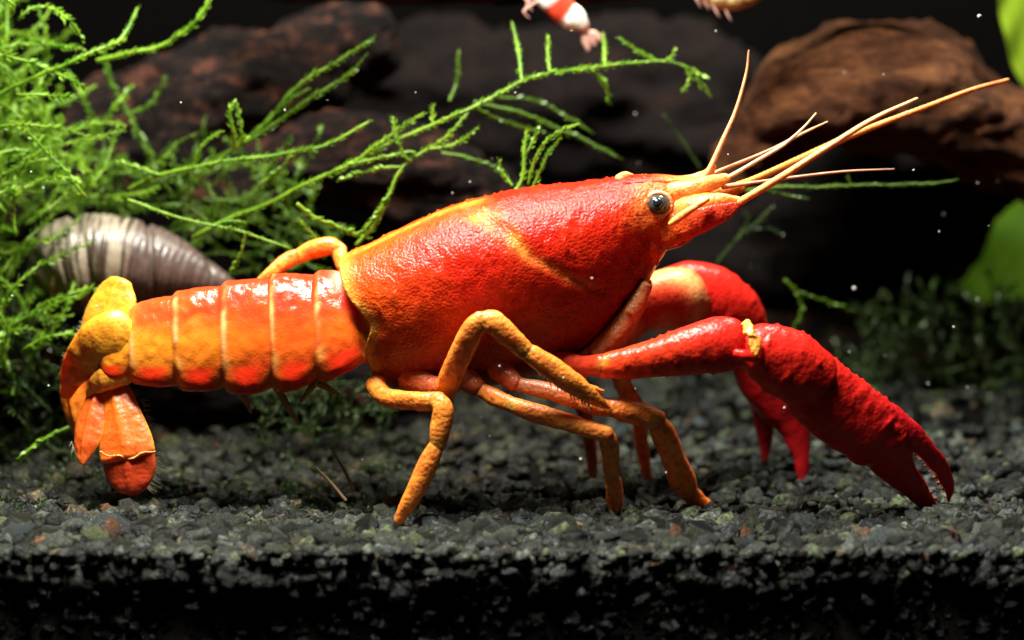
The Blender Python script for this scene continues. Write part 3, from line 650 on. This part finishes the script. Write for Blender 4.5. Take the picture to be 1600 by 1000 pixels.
lb = blade('tail_blade', [(176, 592, -0.15, 40), (180, 620, -0.28, 56), (188, 655, -0.46, 72), (196, 690, -0.62, 86), (200, 712, -0.70, 89)], (-0.1, -1, 0.4), (0.82, 0.175, 0.012), tf, grad=((185, 630), (200, 712), np.array((0.80, 0.14, 0.012))))
blade('blade_tip', [(199, 700, -0.62, 84), (202, 725, -0.68, 86), (204, 748, -0.72, 74), (206, 766, -0.74, 46), (207, 773, -0.74, 16)], (-0.1, -1, 0.2), (0.60, 0.055, 0.01), lb, rim=(0.7, 0.12, 0.02))
# saw-toothed pale edge at the suture
mb = MB()
for t in np.linspace(0, 1, 26):
    px = lerp(158, 241, t); py = 706+9*math.sin(math.pi*t*1.1)+2.5*math.sin(t*14); V, F = ball(at(px, py, -0.80), 0.014+0.010*rng.random(), 6, 8, (1.5, 1, 0.8)); mb.add(V, F, (0.86, 0.34, 0.08))
mb.build('suture_teeth', M_fan, lb)
V, F, _ = limb([(200, 520, -0.28, 80), (175, 530, -0.32, 88), (150, 545, -0.25, 80), (128, 565, -0.1, 60), (112, 590, 0.1, 40), (104, 618, 0.3, 18)], smooth=True, n=44, nv=30, ratio=0.42); V = V+vnoise(V, 3.5, 3)[:, None]*0.035
build('telson', V, F, M_fan, tf, colour_tube(V, (0.90, 0.36, 0.02), [(190, 500), (150, 560)], jc=(0.92, 0.46, 0.05), jw=16, grad=((150, 545), (108, 600), FO)))
V, F, _ = limb([(212, 578, -0.3, 26), (190, 586, -0.38, 36), (165, 592, -0.38, 38), (146, 606, -0.3, 24), (140, 618, -0.24, 10)], smooth=True, n=30, nv=20, ratio=0.5); V = V+vnoise(V, 5, 3)[:, None]*0.025; build('fan_root', V, F, M_fan, tf, np.tile((0.90, 0.33, 0.03), (len(V), 1)))

# ---- swimmerets and bristles
for pts in ([(470, 592, -0.4, 14), (500, 600, -0.45, 12), (528, 616, -0.45, 6)], [(430, 600, -0.35, 14), (452, 640, -0.35, 10), (468, 664, -0.35, 4)], [(505, 570, -0.5, 16), (490, 600, -0.5, 12), (470, 628, -0.5, 5)], [(370, 602, -0.3, 14), (385, 628, -0.3, 9), (392, 645, -0.3, 4)]):
    V, F, _ = limb(pts, smooth=True, n=18, nv=10); build('swimmeret', V, F, M_leg, CR, np.tile((0.30, 0.17, 0.06), (len(V), 1)))
def bristles(lines, name='bristles', parent=CR):
    mb = MB()
    for (a, b, wd) in lines:
        R = np.array([np.concatenate([lerp(a, b, t), [wd*(1-0.8*t)]*2]) for t in (0, 0.5, 1)]); V, F, _ = tube(R, 4, cap=False); mb.add(V, F)
    return tagit(mb.build(name, M_bristle, parent), kind='stuff')
L = []
for i in range(14):                                   # comb under the raised leg
    t = i/13; px, py = lerp(836, 915, t), lerp(566, 622, t); Y = -1.46+0.1*t
    L.append((at(px+4, py+4, Y), at(px+rng.uniform(2, 10), py+18+rng.uniform(0, 8), Y-0.12), 0.026))
def along(pl, k, Y0, Y1, ln, dirn, wd=0.008):
    pl = cat(np.array([(x, y, 0.) for x, y in pl]), k)
    for i, p in enumerate(pl):
        Y = lerp(Y0, Y1, i/(k-1)); a = at(p[0], p[1], Y); q = at(p[0]+dirn[0]*ln+rng.normal(0, ln*0.4), p[1]+dirn[1]*ln+rng.normal(0, ln*0.4), Y+rng.normal(0, .05)); L.append((a, q, wd))
along([(220, 625), (232, 660), (242, 700), (243, 730), (230, 762)], 60, -.25, -.2, 10, (1, .3), .006)
along([(112, 690), (122, 716), (140, 724), (156, 700)], 40, -.2, -.2, 10, (-.2, 1), .006)
along([(102, 600), (108, 560), (130, 520), (152, 468), (185, 438)], 50, .5, .7, 8, (-1, -.4), .006)
bristles(L)

# ------------------------------------------------------------------ moss
def leaflets(mb, P, ln, wd, dens, spread=0.6, tip=0.5):
    """P: (n,3) stem points"""
    d = np.diff(P, axis=0); seg = np.linalg.norm(d, axis=1); Ls = np.concatenate([[0], np.cumsum(seg)]); L = Ls[-1]
    n = max(6, int(L*dens)); s = np.linspace(0.02*L, L, n)
    Q = np.stack([np.interp(s, Ls, P[:, k]) for k in range(3)], 1); T = np.gradient(Q, axis=0); T /= np.linalg.norm(T, axis=1)[:, None]+1e-9
    ref = np.array((0.15, -1, 0.3)); b = np.cross(T, ref); b /= np.linalg.norm(b, axis=1)[:, None]+1e-9; c = np.cross(b, T)
    phi = np.where(np.arange(n) % 2 == 0, 0, np.pi)+rng.normal(0, 0.75, n)
    R = b*np.cos(phi)[:, None]+c*np.sin(phi)[:, None]
    sp = spread*rng.uniform(0.6, 1.3, n); dirn = T*np.cos(sp)[:, None]+R*np.sin(sp)[:, None]
    k = ln*rng.uniform(0.7, 1.25, n)*np.interp(s/L, [0, 0.1, 0.8, 1], [0.5, 1, 1, tip])
    side = np.cross(dirn, R); side /= np.linalg.norm(side, axis=1)[:, None]+1e-9
    nrm = np.cross(side, dirn); w_ = wd*k/ln
    a = Q; m = Q+dirn*(k*0.45)[:, None]; e = Q+dirn*k[:, None]+nrm*(k*0.12)[:, None]
    V = np.stack([a, m-side*w_[:, None]+nrm*(w_*0.4)[:, None], m, m+side*w_[:, None]+nrm*(w_*0.4)[:, None], e], 1).reshape(-1, 3)
    o = np.arange(n)[:, None]*5
    F = np.vstack([o+np.array((0, 2, 1)), o+np.array((0, 3, 2)), o+np.array((1, 2, 4)), o+np.array((2, 3, 4))])
    mb.add(V, F)
def stem_tube(P, r):
    R = np.column_stack([P, np.linspace(r, r*0.5, len(P)), np.linspace(r, r*0.5, len(P))]); return tube(R, 6, cap=False)
def wig(P, a): return P+np.stack([vnoise(P, 1.1, 2, k*7.0) for k in range(3)], 1)*a
def frond(label, main, branches=(), mat=None, size=1.0, dens=26, group=None, name='moss_frond'):
    mat = mat or M_moss
    main3 = np.array([at(*p) for p in main]); base = main3[0]
    e = empty(name, base, label, 'moss', group); lv = MB()
    for i, pts in enumerate([main]+list(branches)):
        P = cat(np.array([at(*p) for p in pts]), 40); P = wig(P, 0.035)
        V, F, _ = stem_tube(P, (0.034 if i == 0 else 0.024)*size); build('stem' if i == 0 else 'side_stem', V, F, mat, e)
        leaflets(lv, P, 0.13*size*(1 if i == 0 else 0.9), 0.034*size, dens, 0.42)
    tagit(lv.build('leaflets', mat, e), kind='stuff')
    return e
Y = 2.2
frond('long bright moss frond arching above the crayfish back to the dark centre',
      [(300, 372, 2.6), (370, 335, 2.5), (430, 312, 2.4), (545, 256, Y), (650, 206, Y), (740, 165, Y), (815, 127, 2.4), (900, 108, 2.6), (985, 100, 2.8), (1050, 98, 3), (1090, 112, 3)],
      [[(817, 126, 2.4), (812, 90, 2.8), (800, 36, 3.2)], [(858, 114, 2.5), (857, 85, 2.8), (856, 55, 3)], [(946, 104, 2.7), (946, 80, 3.2), (942, 52, 3.4)], [(1030, 98, 3), (1000, 84, 2.9), (968, 60, 2.9)],
       [(1040, 98, 3), (1052, 88, 2.9), (1056, 78, 2.9)], [(1070, 102, 3), (1080, 120, 3), (1068, 142, 3)], [(1085, 108, 3), (1098, 118, 3), (1106, 122, 3)], [(620, 222, Y), (618, 200, Y), (613, 184, Y)], [(676, 194, Y), (676, 178, Y), (677, 164, Y)],
       [(560, 250, Y), (610, 212, 2.1), (662, 176, 2.0)], [(920, 106, 2.8), (945, 130, 3.5), (955, 165, 3.8)], [(1085, 112, 3.2), (1100, 135, 3.4), (1112, 150, 3.6)]])
frond('bright moss frond rising in a curve from the crayfish shoulder',
      [(556, 384, 1.8), (580, 358, 1.8), (604, 312, 1.9), (628, 266, 2), (665, 235, 2.1), (702, 208, 2.1), (732, 172, 2.2)],
      [[(610, 300, 1.9), (590, 330, 1.8), (566, 366, 1.7)], [(670, 232, 2.1), (715, 222, 2.0), (746, 199, 1.9)], [(628, 262, 2), (600, 262, 2), (560, 272, 2.1), (530, 280, 2.2)], [(650, 245, 2), (640, 238, 2), (560, 255, 2.0), (520, 268, 2.0)], [(640, 252, 2), (628, 232, 2), (614, 190, 2)]])
frond('paired moss tips pointing up towards the dark driftwood branch',
      [(330, 262, 3.2), (400, 205, 3), (465, 135, 2.9), (530, 95, 2.8), (584, 58, 2.7)],
      [[(380, 225, 3), (440, 185, 2.9), (500, 145, 2.8), (545, 118, 2.8), (574, 84, 2.7)], [(400, 210, 3), (440, 165, 2.9), (480, 140, 2.8)], [(560, 76, 2.7), (572, 66, 2.6), (582, 62, 2.6)]], M_moss2, 1.15)
frond('yellow-green moss stem reaching across the reddish wood',
      [(200, 296, 2.5), (260, 272, 2.4), (340, 254, 2.3), (440, 240, 2.2), (510, 226, 2.2), (576, 190, 2.2)],
      [[(250, 275, 2.4), (220, 265, 2.4), (180, 250, 2.5)], [(300, 262, 2.4), (320, 225, 2.3), (345, 205, 2.3)], [(470, 236, 2.2), (430, 270, 2.4), (400, 296, 2.5)]])
frond('short upright moss shoot with a pale tip in front of the dark wood',
      [(365, 236, 2.4), (366, 210, 2.2), (360, 175, 2.1), (368, 158, 2.1)], [[(372, 230, 2.3), (378, 205, 2.2), (372, 162, 2.1)], [(378, 222, 2.3), (384, 212, 2.2)]])
frond('thin moss stem sloping down to the raised back leg', [(200, 312, 1.9), (250, 330, 1.8), (297, 344, 1.7), (375, 362, 1.6), (452, 386, 1.5)], [[(385, 364, 1.7), (378, 395, 1.8), (360, 428, 1.9)], [(330, 352, 1.7), (355, 345, 1.7), (385, 348, 1.7)]], M_moss, 0.8)
frond('forked moss sprig standing just above the crayfish back',
      [(800, 304, 1.5), (815, 280, 1.6), (818, 240, 1.7), (822, 204, 1.8)],
      [[(824, 290, 1.6), (836, 250, 1.6), (860, 215, 1.6), (906, 192, 1.5)], [(830, 296, 1.6), (848, 262, 1.6), (858, 240, 1.6), (876, 216, 1.6)], [(800, 292, 1.6), (784, 268, 1.7), (780, 252, 1.7)], [(818, 250, 1.7), (832, 220, 1.8), (838, 200, 1.8)]])
frond('dim moss stem trailing behind the crayfish back', [(690, 238, 2.8), (730, 246, 2.8), (770, 262, 2.7), (800, 288, 2.6)], [], M_moss2)
frond('dull moss stems sagging under the long arching frond', [(740, 160, 3.4), (800, 172, 3.6), (860, 196, 3.8), (915, 220, 3.8), (968, 246, 3.7)],
      [[(770, 150, 3.5), (840, 158, 3.9), (895, 190, 3.9), (925, 208, 3.9)], [(700, 160, 3.6), (712, 130, 3.8), (720, 80, 4)], [(742, 168, 3.4), (800, 195, 3.6), (850, 205, 3.7)]], M_moss2)
frond('single straight moss stem stretched under the antennae', [(1165, 300, 3), (1220, 292, 2.9), (1310, 293, 2.8), (1400, 288, 2.7), (1480, 284, 2.6), (1496, 281, 2.6)], [[(1330, 292, 2.8), (1328, 284, 2.8), (1326, 276, 2.8)], [(1190, 296, 2.9), (1230, 306, 3), (1260, 310, 3)]], M_moss2, 0.75)
frond('small crooked moss twig hanging above the red wrist', [(1225, 438, 4), (1243, 458, 4), (1252, 480, 4), (1246, 505, 4), (1230, 530, 4.2)], [[(1240, 456, 4), (1280, 468, 4.2), (1330, 486, 4.4)]], M_moss2, 0.9)
frond('faint moss stem leaning beside the crayfish head', [(1120, 412, 4.5), (1150, 378, 4.4), (1185, 345, 4.3), (1205, 325, 4.3)], [[(1150, 378, 4.4), (1165, 352, 4.4), (1162, 330, 4.4)], [(1170, 362, 4.4), (1200, 358, 4.4), (1225, 366, 4.4)]], M_moss3)
frond('dim moss stem leaning by the upright antennule', [(1095, 262, 4.8), (1070, 225, 4.8), (1038, 180, 4.8)], [], M_moss3, 0.7)
frond('short pale moss tip poking out beneath the tail fan', [(130, 660, 1.2), (95, 674, 1.0), (62, 692, 0.9), (28, 718, 0.8)], [], M_moss, 1.1)
frond('pair of short moss stems by the raised back leg', [(462, 318, 1.6), (500, 342, 1.7), (545, 362, 1.8), (575, 372, 1.9)], [[(520, 400, 1.8), (495, 370, 1.7), (466, 340, 1.6)]], M_moss)
frond('blurred moss arc curling over the dark wood at the tank top', [(150, 96, 3.2), (210, 82, 3), (250, 72, 3), (292, 44, 2.9), (324, 4, 2.9), (330, -30, 2.9)], [], M_moss, 1.2)
frond('moss stem leaving the green mat towards the driftwood', [(-10, 152, 2.2), (40, 128, 2.2), (100, 100, 2.2), (150, 78, 2.3), (190, 60, 2.6), (215, 10, 3)], [[(40, 70, 2.8), (80, 72, 2.8), (130, 77, 2.7)]], M_moss, 1.1)
frond('dark moss stem hanging between snail and slanting driftwood', [(160, 70, 4.5), (175, 130, 4.5), (200, 180, 4.4), (230, 230, 4.3), (250, 280, 4.2)], [[(200, 180, 4.4), (235, 160, 4.4), (260, 120, 4.4)]], M_moss2, 1.2)

def mat_of_moss(name, label, spots, mat, size, dens, ln, dirs, parent=None):
    """a tangle nobody could count: stems and leaflets in one object"""
    mb = MB()
    for _ in range(spots['n']):
        px, py, Yd = spots['f'](); a = math.radians(dirs()); L = ln*rng.uniform(0.5, 1.3); c = rng.normal(0, 0.5)
        pts = []
        for t in np.linspace(0, 1, 6): pts.append((px+math.cos(a+c*t)*L*t, py-math.sin(a+c*t)*L*t, Yd+rng.normal(0, 0.05)+t*rng.normal(0, .3)))
        P = wig(cat(np.array([at(*p) for p in pts]), 14), 0.06); V, F, _ = stem_tube(P, 0.022*size); mb.add(V, F); leaflets(mb, P, 0.13*size, 0.034*size, dens, 0.5)
    o = mb.build(name, mat); tagit(o, label, 'moss', kind='stuff'); return o
def leftspot():
    while True:
        px, py = rng.uniform(-60, 250), rng.uniform(-40, 620)
        lim = np.interp(py, [-40, 60, 200, 300, 360, 450, 560, 620], [60, 60, 90, 190, 60, 45, 60, 40])
        if px < lim*rng.uniform(0.5, 1.05): return px, py, rng.uniform(1.6, 6.0)
mat_of_moss('moss_mat', 'thick bright green moss tangle filling the tank beside the snail', {'n': 210, 'f': leftspot}, M_moss, 1.15, 18, 150, lambda: rng.choice([rng.normal(100, 30), rng.normal(40, 30), rng.normal(150, 30)]))
mat_of_moss('moss_mat', 'dim deep green moss tangle between snail and crayfish back', {'n': 110, 'f': lambda: (rng.uniform(120, 480), rng.uniform(270, 440), rng.uniform(3.6, 5.2))}, M_moss2, 1.0, 15, 90, lambda: rng.normal(45, 45))
mat_of_moss('moss_mat', 'dark moss covering the wood low beside the tail fan', {'n': 130, 'f': lambda: (rng.uniform(-40, 130), rng.uniform(520, 760), rng.uniform(2.2, 4.5))}, M_moss3, 1.0, 15, 70, lambda: rng.normal(80, 50))
mat_of_moss('moss_mat', 'dark moss growing on the mossy wood beyond the claws', {'n': 170, 'f': lambda: (rng.uniform(1330, 1640), rng.uniform(480, 660), rng.uniform(6.5, 8.2))}, M_moss3, 1.1, 14, 60, lambda: rng.normal(90, 50))
mat_of_moss('moss_mat', 'dark moss and debris under the crayfish belly', {'n': 70, 'f': lambda: (rng.uniform(380, 600), rng.uniform(600, 700), rng.uniform(2.6, 3.6))}, M_moss3, 0.8, 10, 70, lambda: rng.normal(45, 40))
def crust():
    """olive moss crumbs over the soil behind the tail"""
    mb = MB()
    for _ in range(420):
        x = rng.choice([rng.uniform(-8.6, -5.2), rng.uniform(-4.8, -1.5)]); y = rng.uniform(-2.6, 3.5); z = ground(x, y)+0.05
        a = rng.uniform(0.3, 2.8); P = np.array([(x, y, z), (x+math.cos(a)*.1, y+rng.normal(0, .08), z+math.sin(a)*.07), (x+math.cos(a)*.22, y+rng.normal(0, .1), z+math.sin(a)*.10)]); P = cat(P, 8)
        leaflets(mb, P, 0.075, 0.026, 40, 0.8)
    tagit(mb.build('ground_moss', M_moss3), 'olive moss crumbs over the soil below the tail', 'moss', kind='stuff')
crust()
for pts, lab in (([(540, 782, -0.6, 6), (515, 752, -0.5, 5), (488, 725, -0.4, 2)], 'thin dry stalk leaning to the tail, on soil below the belly'), ([(552, 765, -0.2, 6), (538, 735, -0.15, 5), (515, 698, -0.1, 2)], 'taller dry stalk on the soil below the belly')):
    V, F, _ = limb(pts, smooth=True, n=20, nv=8); tagit(build('dry_stalk', V, F, plain('dry_stalk', (0.22, 0.13, 0.05), 0.7)), lab, 'stalk', 'dry stalks below the belly')

# ------------------------------------------------------------------ snail
def snail():
    e = empty('snail', at(200, 480, 3.6), 'blurred snail with a striped beige and brown shell above the tail', 'snail')
    st = [(88, 420, 50), (100, 412, 66), (130, 407, 72), (175, 407, 71), (220, 412, 65), (265, 422, 54), (305, 434, 38), (345, 446, 22), (372, 454, 8)]
    rows = [np.concatenate([at(px, py, 3.6), [px2u(r, 3.6)]*2]) for px, py, r in st]
    nv = 72; V, F, R = tube(cat(rows, 150), nv); n = len(R)
    u = np.repeat(np.linspace(0, 1, n), nv); a = np.tile(np.linspace(0, 1, nv, endpoint=False), n)
    fr = (u*3.2+a) % 1.0; C0 = np.repeat(R[:, :3], nv, 0); g = -0.12*np.exp(-(np.minimum(fr, 1-fr)/0.05)**2)
    rib = 0.012*np.sin(u*170+np.array([nz(p, 1.0) for p in V])*5)
    V = V+(V-C0)*(g+rib)[:, None]
    ln = np.array([fbm((x*46, y*2.5, 0), 1, 3) for x, y in zip(u, a)]); f = sstep(-0.05, 0.25, ln)
    C = np.tile((0.26, 0.22, 0.155), (n*nv, 1)); C = C+(np.array((0.045, 0.032, 0.02))-C)*f[:, None]
    C = C+(np.array((0.07, 0.045, 0.04))-C)*(sstep(0.38, 0.46, u)*0.85)[:, None]     # spire end darkened: shade painted into the shell colour
    band = np.exp(-((np.abs(a-0.62))/0.02)**2); C = C+(np.array((0.12, 0.10, 0.07))-C)*(band*0.5)[:, None]
    sh = build('shell', V, F, shell_mat('snail_shell', 0.35, 8, 0.4, 0.02, 0.0, 0.3), e, C)
    R = []
    for k in np.linspace(0, 2*math.pi, 48): R.append(np.concatenate([at(96+10*math.sin(k), 416-56*math.sin(k), 3.6)+np.array((0, math.cos(k)*0.56, 0)), [0.06, 0.06]]))
    V, F, _ = tube(np.array(R), 10, cap=False); build('aperture_rim', V, F, M_leg, sh, np.tile((0.30, 0.22, 0.09), (len(V), 1)))
    V, F, _ = limb([(60, 478, 3.5, 22), (100, 470, 3.5, 40), (150, 478, 3.5, 44), (210, 486, 3.5, 34), (250, 494, 3.5, 12)], smooth=True, n=30, nv=18); V = V+vnoise(V, 3, 3)[:, None]*.04
    build('foot', V, F, M_leg, e, np.tile((0.03, 0.025, 0.02), (len(V), 1)))
snail()

# ------------------------------------------------------------------ shrimps at the top
def shrimp(pts, bands, label, Yl):
    a = at(pts[0][0], pts[0][1], pts[0][2]); e = empty('shrimp', a, label, 'shrimp', None)
    rows = [np.concatenate([at(px, py, Y), [px2u(wd/2, Y), px2u(wd/2, Y)*0.8]]) for px, py, Y, wd in pts]
    V, F, R = tube(cat(rows, 70), 26); u = np.repeat(np.linspace(0, 1, len(R)), 26)
    V = V+((V-np.repeat(R[:, :3], 26, 0))*(0.05*np.abs(np.sin(u*22))-0.03)[:, None])
    C = np.stack([np.interp(u, [b[0] for b in bands], [b[1][k] for b in bands]) for k in range(3)], 1)
    build('body', V, F, M_claw, e, C)
    T = R[-6, :3]; d = R[-6, :3]-R[-14, :3]; d /= np.linalg.norm(d)
    for k in (-0.5, 0, 0.5):
        n = np.array((-d[2], 0, d[0])); q = T+d*0.28+n*k*0.3
        Rr = cat(np.array([np.concatenate([T, [0.05, 0.03]]), np.concatenate([(T+q)/2, [0.09, 0.03]]), np.concatenate([q, [0.03, 0.02]])]), 12); V, F, _ = tube(Rr, 10); build('tail_blade', V, F, M_fan, e, np.tile((0.45, 0.25, 0.2), (len(V), 1)))
    n = np.array((-d[2], 0, d[0])); n = n if n[2] < 0 else -n
    for k in range(5):
        p = R[12+6*k, :3]; q = p+n*0.42+np.array((rng.normal(0, .06), -0.1, 0)); r = q+np.array((0.08, 0, -0.14))
        V, F, _ = tube(cat(np.array([np.concatenate([p, [0.03]*2]), np.concatenate([q, [0.02]*2]), np.concatenate([r, [0.01]*2])]), 10), 6); build('leg', V, F, M_leg, e, np.tile((0.6, 0.3, 0.25), (len(V), 1)))
    for k in (-1, 1):
        c = R[6, :3]+np.array((0, 0.16*k, 0.05)); V, F = ball(c, 0.06, 8, 10); build('eye', V, F, M_eye, e)
W_ = (0.85, 0.80, 0.70); RR = (0.60, 0.05, 0.02); PK = (0.40, 0.20, 0.14)
shrimp([(830, -75, 4.2, 14), (838, -50, 4.2, 40), (850, -25, 4.2, 48), (864, -2, 4.2, 46), (882, 18, 4.2, 42), (898, 30, 4.2, 38), (910, 42, 4.2, 24), (916, 52, 4.2, 10)],
       [(0, RR), (0.2, RR), (0.24, W_), (0.52, W_), (0.56, RR), (0.68, RR), (0.72, W_), (0.84, W_), (0.90, PK), (1, PK)], 'red and white banded shrimp clinging under the top driftwood branch', 4)
YW = (0.80, 0.62, 0.25); OB = (0.45, 0.22, 0.06)
shrimp([(1050, -40, 4.4, 12), (1080, -34, 4.4, 38), (1112, -20, 4.4, 54), (1140, -10, 4.4, 52), (1166, -8, 4.4, 38), (1192, -14, 4.4, 18), (1206, -22, 4.4, 8)],
       [(0, OB), (0.3, YW), (0.6, YW), (0.75, OB), (1, OB)], 'pale yellow shrimp, only its belly showing at the top', 4)

# ------------------------------------------------------------------ broad leaved plant
def plant():
    e = empty('broad_leaf_plant', at(1640, 640, 10.5), 'broad green leaves of a plant behind the large driftwood', 'plant')
    def lf(pts, normal, mat, cup=0.3):
        rows = cat(np.array([np.concatenate([at(px, py, Y), [px2u(wd/2, Y)]]) for px, py, Y, wd in pts]), 40)
        P = rows[:, :3]; T = np.gradient(P, axis=0); T /= np.linalg.norm(T, axis=1)[:, None]; nn = np.array(normal, float)
        m = 21; V = []
        for s_ in (0, 1):
            for i in range(40):
                n_ = nn-T[i]*(nn@T[i]); n_ /= np.linalg.norm(n_); b = np.cross(T[i], n_)
                for j in range(m):
                    v = -1+2*j/(m-1); wv = 0.04*math.sin(i*0.7+abs(v)*4)*abs(v)
                    V.append(P[i]+b*v*rows[i, 3]+n_*(cup*v*v*rows[i, 3]+wv-0.05*math.exp(-(v/0.06)**2)-s_*0.03))
        F = []
        for s_ in (0, 1):
            o = s_*40*m
            for i in range(39):
                for j in range(m-1):
                    q = (o+i*m+j, o+i*m+j+1, o+(i+1)*m+j+1, o+(i+1)*m+j); F.append(q if s_ == 0 else q[::-1])
        return build('leaf', V, F, mat, e)
    lf([(1500, 600, 10.5, 12), (1515, 555, 10.5, 150), (1560, 470, 10.5, 260), (1630, 370, 10.5, 290), (1700, 290, 10.5, 220), (1750, 230, 10.5, 80), (1764, 210, 10.5, 6)], (-0.2, -1, 0.6), M_leaf)
    lf([(1720, 200, 8.4, 12), (1690, 150, 8.4, 110), (1655, 90, 8.4, 160), (1620, 20, 8.4, 130), (1590, -50, 8.4, 70), (1580, -90, 8.4, 6)], (-0.3, -1, 0.9), M_leaf2)
    for pts in ([(1640, 640, 10.5, 16), (1570, 630, 10.3, 14), (1500, 600, 10, 12)], [(1640, 640, 10.5, 16), (1740, 420, 9.5, 14), (1720, 200, 8.4, 12)]):
        V, F, _ = limb(pts, smooth=True, n=24, nv=8); build('stalk', V, F, M_moss2, e)
plant()

# ------------------------------------------------------------------ specks drifting in the water
def specks():
    mb = MB()
    for _ in range(80):
        Yd = rng.uniform(-2, 6); c = at(rng.uniform(0, 1600), rng.uniform(10, 760), Yd); r = rng.uniform(0.006, 0.016) if rng.random() < 0.88 else rng.uniform(0.018, 0.034)
        if abs(c[1]) < 1.6 and -7 < c[0] < 7 and -2 < c[2] < 2.4: c[1] = -2.2
        V = CS_V*(1+rng.normal(0, .2, (len(CS_V), 1)))*r+c; mb.add(V, CS_FA)
    tagit(mb.build('water_specks', plain('speck', (0.55, 0.58, 0.5), 0.6)), 'tiny pale specks drifting in the water', 'specks', kind='stuff')
specks()
